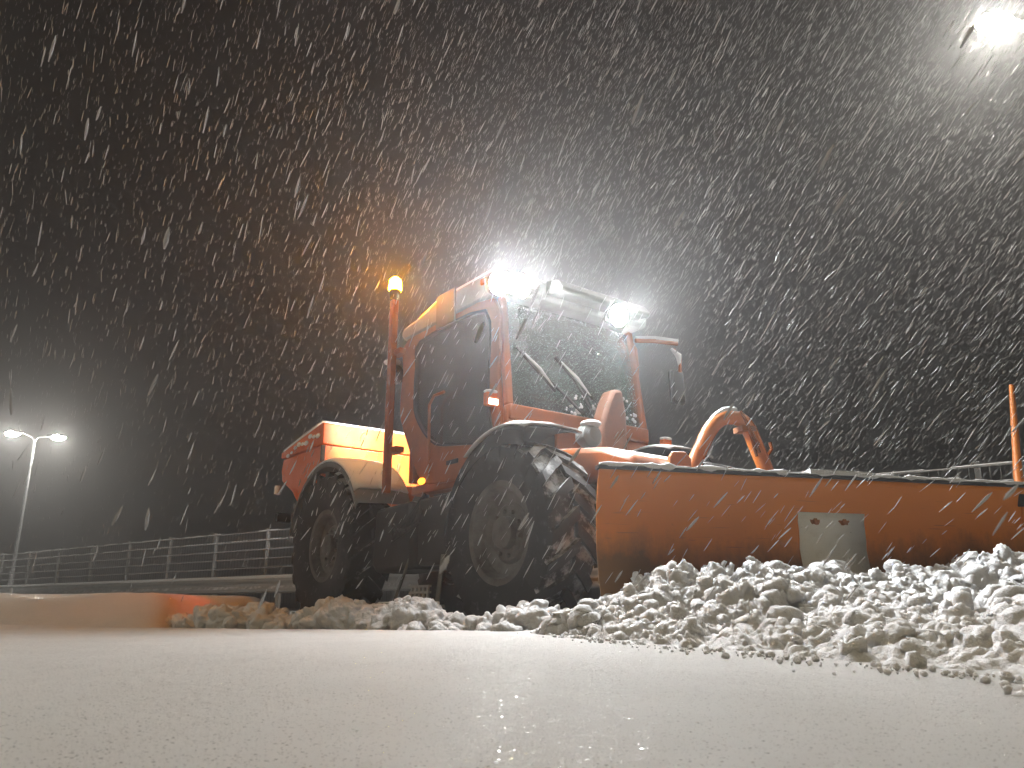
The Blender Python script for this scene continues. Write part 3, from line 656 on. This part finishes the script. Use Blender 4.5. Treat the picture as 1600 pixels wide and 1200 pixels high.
# mast with the turning beacon, rear work lamp on it lighting the hopper
mast = MB().box(-1.985, -1.915, -0.935, -0.865, 1.22, 3.20).box(-1.99, -1.80, -0.90, -0.80, 1.6, 1.66).box(-1.99, -1.80, -0.90, -0.80, 2.6, 2.66).build('beacon_mast', M['orange_darkened'], trac, bevel=0.01)
MB().tube([(-1.95, -0.90, 3.20), (-1.95, -0.90, 3.31)], [0.045, 0.06], 14).build('beacon_base', M['dark'], mast)
MB().tube([(-1.95, -0.90, 3.31), (-1.95, -0.90, 3.33), (-1.95, -0.90, 3.42), (-1.95, -0.90, 3.45)], [0.062, 0.066, 0.058, 0.03], 18).build('beacon', M['amber'], mast)
work_lamp(-2.07, -0.80, 2.46, (-0.78, 0.42, -0.20), 2300, trac, 74, 'rear_lens')
MB().sphere((-2.05, -0.84, 2.57), 0.085, (1.1, 1.0, 0.4), 12, 8).build('snow_cap', M['snow_soft'], mast)
# side marker, position lamps on brackets, tail lamp
MB().sphere((-1.40, -0.835, 1.27), 0.045, (1.3, 0.5, 0.7), 14, 8).build('side_marker', M['amber_dim'], trac)
for s in (-1, 1):
    zc = 1.80 if s < 0 else 1.62; xx = -0.27 if s < 0 else -0.10; yy = 0.87 if s < 0 else 1.02
    pl = MB().box(xx - 0.035, xx + 0.03, s * (yy - 0.055), s * (yy + 0.055), zc - 0.06, zc + 0.055).bar((xx, s * 0.76, zc - 0.05), (xx, s * yy, zc - 0.05), 0.03, 0.03).build('position_lamp', M['amber_cap'], trac, bevel=0.014)
    MB().box(xx + 0.031, xx + 0.045, s * (yy - 0.045), s * (yy + 0.045), zc - 0.055, zc - 0.005).build('lens', M['pos_lamp'], pl, bevel=0.004)
    MB().sphere((xx, s * yy, zc + 0.06), 0.055, (0.9, 1.2, 0.35), 12, 8).build('snow_cap', M['snow_soft'], pl)
tl = MB().box(-4.62, -4.56, -0.98, -0.80, 1.16, 1.27).build('tail_lamp', M['dark'], trac, bevel=0.01)
MB().box(-4.635, -4.621, -0.97, -0.81, 1.17, 1.26).build('lens', M['red_lamp'], tl)
spot('tail_light', (-4.66, -0.89, 1.21), (-3.95, -2.1, 0.0), 95, (1.0, 0.07, 0.05), R(56), 0.8, 0.05, trac)
# mirror on the far side
mi = MB().tube([(-0.22, 0.80, 2.64), (-0.14, 0.98, 2.65), (-0.10, 1.26, 2.67)], 0.022, 8).tube([(-0.10, 1.20, 2.60), (-0.08, 1.27, 2.52), (-0.10, 1.28, 2.38)], 0.016, 8).build('mirror_arm', M['orange_darkened'], trac)
MB().tube([(-0.22, 0.80, 2.668), (-0.14, 1.0, 2.68), (-0.10, 1.27, 2.70)], [0.018, 0.026, 0.02], 8).tube([(-0.10, 1.17, 2.60), (-0.08, 1.25, 2.54), (-0.10, 1.285, 2.42)], [0.012, 0.03, 0.012], 8).build('snow_cap', M['snow_soft'], mi)
b = MB().box(-0.17, -0.11, 1.17, 1.36, 2.06, 2.40).build('mirror_housing', M['dark'], trac, bevel=0.03)

# ------------------------------------------------------------ salt spreader riding behind the cab
sp = empty('salt_spreader', TO, TR); tag(sp, 'orange salt spreader hopper with snowy lid, riding behind the tractor cab', 'salt spreader')
b = MB(); b.prism([(-3.47, 1.935), (-3.47, 1.56), (-3.7, 1.50), (-4.05, 1.30), (-4.30, 1.50), (-4.64, 1.66), (-4.70, 1.80), (-4.66, 1.935)], 'y', -0.92, 0.92)
b.build('hopper', M['red_orange'], sp, bevel=0.012)
b = MB(); b.prism([(-3.455, 1.945), (-3.455, 2.19), (-3.50, 2.20), (-4.72, 2.03), (-4.72, 1.96)], 'y', -0.93, 0.93)
lid = b.build('lid', M['red_orange'], sp, bevel=0.012)
MB().sheet([[(-3.52, y, 2.215), (-3.8, y, 2.185), (-4.3, y, 2.115), (-4.68, y, 2.05)] for y in (-0.92, -0.6, 0, 0.6, 0.92)]).build('snow_cap', M['snow_soft'], lid, solid=0.02)
b = MB()
for q in range(9): b.sphere((-3.6 - 0.11 * q, -0.935, 2.10 - 0.016 * q + rng.normal(0, 0.015)), rng.uniform(0.03, 0.055), (1.3, 0.25, 0.6), 10, 6)
b.build('snow_clump', M['snow_soft'], lid)['kind'] = 'stuff'
MB().box(-3.47, -3.44, -0.945, -0.90, 1.74, 1.93).build('corner_guard', M['dark'], sp, bevel=0.004)
MB().bar((-3.445, 0.02, 1.70), (-3.445, 0.05, 1.82), 0.03, 0.025).build('latch', M['rust'], sp)
MB().box(-4.70, -4.0, -0.75, 0.75, 1.0, 1.28).build('spreader_frame', M['dark'], sp, bevel=0.02)
MB().tube([(-4.75, -0.93, 1.52), (-4.75, -0.93, 1.62)], 0.04, 10).build('rear_lamp', M['plate'], sp)

# ------------------------------------------------------------ plough: built along its own X (left end to right end), -Y towards the camera
PA = math.atan2(bd[1], bd[0]); PLen = float(np.linalg.norm(BR - BL))
pl = empty('snow_plough', (BL[0], BL[1], 0), PA); tag(pl, 'wide orange snow plough blade with a white plate on its scraped face', 'snow plough')
PROF = [(-0.10, 0.02), (-0.02, 0.14), (0.035, 0.30), (0.055, 0.50), (0.045, 0.70), (0.01, 0.88), (-0.035, 1.0)]     # (y, z)
def bp(z): return float(np.interp(z, [p[1] for p in PROF], [p[0] for p in PROF]))
prs = [(bp(z), z) for z in np.linspace(0.02, 1.0, 22)]
def xl(z): return 0.0 + 0.0 * z
MB().sheet([[(x, y, z + (0.006 * math.sin(x * 2.1))) for y, z in prs] for x in np.linspace(0, PLen, 16)]).build('moldboard', M['blade'], pl, solid=0.016)
MB().box(-0.01, PLen + 0.01, -0.05, 0.02, 0.985, 1.012).build('top_edge', M['dark'], pl, bevel=0.004)
sc_ = MB(); pts = []
for k in range(60):
    x = PLen * k / 59; pts.append((x, -0.036 + 0.004 * rng.normal(), 1.016 + 0.002 * rng.normal()))
sc_.tube(pts, [max(0.006, 0.015 + 0.006 * rng.normal()) for _ in pts], 8).box(1.53, 2.02, -0.055, 0.05, 1.013, 1.045)
sc_.build('snow_cap', M['snow_soft'], pl, bevel=0.01)
for x in np.linspace(0.25, PLen - 0.2, 5):
    MB().prism([(0.02, 0.08), (0.16, 0.16), (0.17, 0.5), (0.12, 0.92), (0.0, 0.96), (0.052, 0.75), (0.066, 0.5), (0.045, 0.3)], 'x', x, x + 0.02).build('rib', M['orange'], pl)
MB().box(0.2, PLen - 0.1, 0.17, 0.27, 0.42, 0.54).build('cross_beam', M['orange'], pl, bevel=0.01)
# white plate with two rusty bolts
PX0, PX1, PZ0, PZ1 = 1.455, 1.975, 0.27, 0.76
plate = MB().sheet([[(x + 0.003 * math.sin(zz * 31 + x), bp(zz) - 0.013, zz) for x in np.linspace(PX0, PX1, 3)] for zz in np.linspace(PZ0, PZ1, 9)]).build('white_plate', M['plate'], pl, solid=0.006)
for x in (PX0 + 0.125, PX0 + 0.355):
    z = PZ1 - 0.055
    bo = MB().tube([(x, bp(z) - 0.012, z), (x, bp(z) - 0.03, z)], 0.017, 6).build('bolt', M['rust'], plate)
    st_ = MB(); bw = [(x + (0.024 + 0.012 * rng.random()) * math.cos(a) * 1.4, z + (0.022 + 0.012 * rng.random()) * math.sin(a)) for a in np.linspace(0, 2 * math.pi, 15)[:-1]]
    st_.prism(bw, 'y', bp(z) - 0.0175, bp(z) - 0.0165).build('rust_stain', M['rust'], plate)
# orange arch of tube behind the blade, lug beside it, lift linkage, marker post
def smooth_path(P, n=5):
    out = []
    for i in range(len(P) - 1):
        p0, p1, p2, p3 = (np.array(P[min(max(i + j, 0), len(P) - 1)]) for j in (-1, 0, 1, 2))
        for k in range(n):
            t = k / n; out.append(tuple(0.5 * ((2 * p1) + (p2 - p0) * t + (2 * p0 - 5 * p1 + 4 * p2 - p3) * t * t + (3 * p1 - p0 - 3 * p2 + p3) * t ** 3)))
    return out + [tuple(P[-1])]
AP = [(0.80, 0.47, 0.70), (0.89, 0.45, 1.06), (1.0, 0.45, 1.29), (1.10, 0.45, 1.44), (1.20, 0.45, 1.505), (1.31, 0.45, 1.505), (1.385, 0.45, 1.44), (1.45, 0.45, 1.28), (1.53, 0.45, 1.06), (1.66, 0.45, 0.70)]
arch = MB().tube(smooth_path(AP), 0.056, 14).build('lift_arch', M['orange'], pl)
MB().tube(smooth_path([(1.06, 0.445, 1.425), (1.12, 0.445, 1.50), (1.21, 0.445, 1.556), (1.30, 0.445, 1.558)]), [0.02] + [0.032] * 13 + [0.034, 0.02], 8).build('snow_cap', M['snow_soft'], arch)
MB().tube(smooth_path([(0.93, 0.43, 1.21), (1.0, 0.43, 1.34), (1.06, 0.43, 1.42)]), 0.025, 8).build('snow_cap', M['snow_soft'], arch)
b = MB()
for q in range(9):
    a = (1.30 + 0.01 * q, 0.39 + 0.012 * q, 1.55 - 0.006 * q); b.tube([a, (a[0] + 0.05, a[1], a[2] - 0.10), (a[0] + 0.10 + 0.02 * rng.normal(), a[1] - 0.02, a[2] - 0.26 - 0.02 * q)], 0.011, 6)
b.box(1.30, 1.42, 0.385, 0.515, 1.40, 1.44)
b.build('hydraulic_hose', M['rust'], arch)
MB().tube([(1.50, 0.44, 1.20), (1.56, 0.43, 1.28), (1.55, 0.43, 1.33)], 0.012, 6).build('hook', M['orange'], arch)
MB().prism([(0.67, 0.9), (0.67, 1.16), (0.70, 1.205), (0.80, 1.205), (0.84, 1.16), (0.84, 0.9)], 'y', 0.33, 0.37).build('lug', M['orange'], pl, bevel=0.01)
MB().tube(smooth_path([(0.9, 0.9, 1.0), (1.05, 0.8, 1.12), (1.3, 0.7, 1.14), (1.5, 0.55, 1.05)]), 0.02, 8).tube(smooth_path([(0.85, 1.0, 1.1), (1.1, 0.75, 1.2), (1.45, 0.6, 1.12)]), 0.016, 8).build('hydraulic_hose', M['dark'], pl)
MB().bar((0.75, 0.3, 0.55), (0.35, 1.15, 0.72), 0.12, 0.14).bar((1.35, 0.3, 0.55), (0.85, 1.3, 0.72), 0.12, 0.14).box(0.2, 1.1, 1.05, 1.2, 0.5, 1.05).build('push_frame', M['orange'], pl, bevel=0.015)
mp = MB().tube([(3.36, 0.02, 0.7), (3.37, 0.02, 1.1), (3.46, 0.02, 1.8)], [0.035, 0.032, 0.018], 10).build('marker_post', M['orange'], pl)
MB().box(3.30, 3.42, -0.02, 0.06, 0.85, 0.99).build('post_socket', M['dark'], mp, bevel=0.008)

# ------------------------------------------------------------ falling snow: flakes drawn out long to stand in for motion streaks
N = 72000
yv = rng.uniform(1.7, 15, N * 4); xv = rng.uniform(-1, 1, N * 4) * (0.80 * yv + 1.6); zv = rng.uniform(0.05, 1, N * 4) * (0.92 * yv + 1.2)
wt = (0.80 * yv + 1.6) * (0.92 * yv + 1.2); keep = rng.random(N * 4) < wt / wt.max() * (0.20 + 0.80 * sstep(-5, 3, xv))
P = np.stack([xv, yv, zv], -1)[keep][:N]
yn = rng.uniform(0.7, 1.7, 110); P = np.concatenate([P, np.stack([rng.uniform(-1, 1, 110) * (0.8 * yn + 0.3), yn, 0.12 + rng.uniform(0.02, 0.95, 110) * yn], -1)])
fw = np.array([math.cos(TR), math.sin(TR), 0]); lw = np.array([-math.sin(TR), math.cos(TR), 0]); d = P - np.array(TO)
lx, ly = d @ fw, d @ lw
inside = (lx > -4.8) & (lx < 1.0) & (np.abs(ly) < 1.0) & (P[:, 2] < 3.0)
behind = (np.abs(blade_dist(P[:, 0], P[:, 1])) < 0.25) & (P[:, 2] < 1.1)
P = P[~(inside | behind)]; n = len(P)
D = np.array([-0.42, 0.62, -0.66]) + rng.normal(0, 0.085, (n, 3)); D /= np.linalg.norm(D, axis=1)[:, None]
A = np.cross(D, np.array([0, 0, 1.0])); A /= np.linalg.norm(A, axis=1)[:, None]; B = np.cross(D, A)
wd = (0.0010 + 0.0026 * rng.random(n) ** 1.6) * np.where(rng.random(n) < 0.06, 1.5, 1.0); ln = rng.uniform(0.017, 0.043, n) * (0.75 + wd / 0.006) * np.clip(P[:, 1] / 2.6, 0.45, 1.0)
rings = []
for (t, rr) in ((-1.0, 0.25), (-0.45, 0.95), (0.35, 1.0), (1.0, 0.3)):
    jit = rng.uniform(0.75, 1.25, n)
    for k in range(4):
        a = math.pi / 2 * k + 0.3 * t; rings.append(P + D * (ln * t)[:, None] + (A * math.cos(a) + B * math.sin(a)) * (wd * rr * jit)[:, None])
V = np.stack(rings, 1).reshape(-1, 3); base = (np.arange(n) * 16)[:, None, None]
q = [[4 * r + k, 4 * r + (k + 1) % 4, 4 * r + 4 + (k + 1) % 4, 4 * r + 4 + k] for r in range(3) for k in range(4)] + [[3, 2, 1, 0], [12, 13, 14, 15]]
Fq = (np.array(q)[None] + base).reshape(-1, 4)
o = np_mesh('falling_snow', V, Fq, M['flake']); tag(o, 'dense driving snowfall of wind blown flakes, lengthened to stand in for streaks, filling the night air', 'snowfall', kind='stuff')

# ------------------------------------------------------------ air thick with fine snow
hz_ = MB().box(-155, 155, -152, 158, -1.3, 30).build('haze', bpy.data.materials.new('haze'), smooth=False); tag(hz_, 'cold night air thick with fine drifting snow', 'haze', kind='stuff')
hm = hz_.data.materials[0]; hm.use_nodes = True; t = hm.node_tree; t.nodes.remove(t.nodes['Principled BSDF'])
v = t.nodes.new('ShaderNodeVolumePrincipled'); v.inputs['Color'].default_value = (0.86, 0.86, 0.86, 1); v.inputs['Density'].default_value = HAZE; v.inputs['Anisotropy'].default_value = 0.75
t.links.new(v.outputs[0], t.nodes['Material Output'].inputs['Volume'])
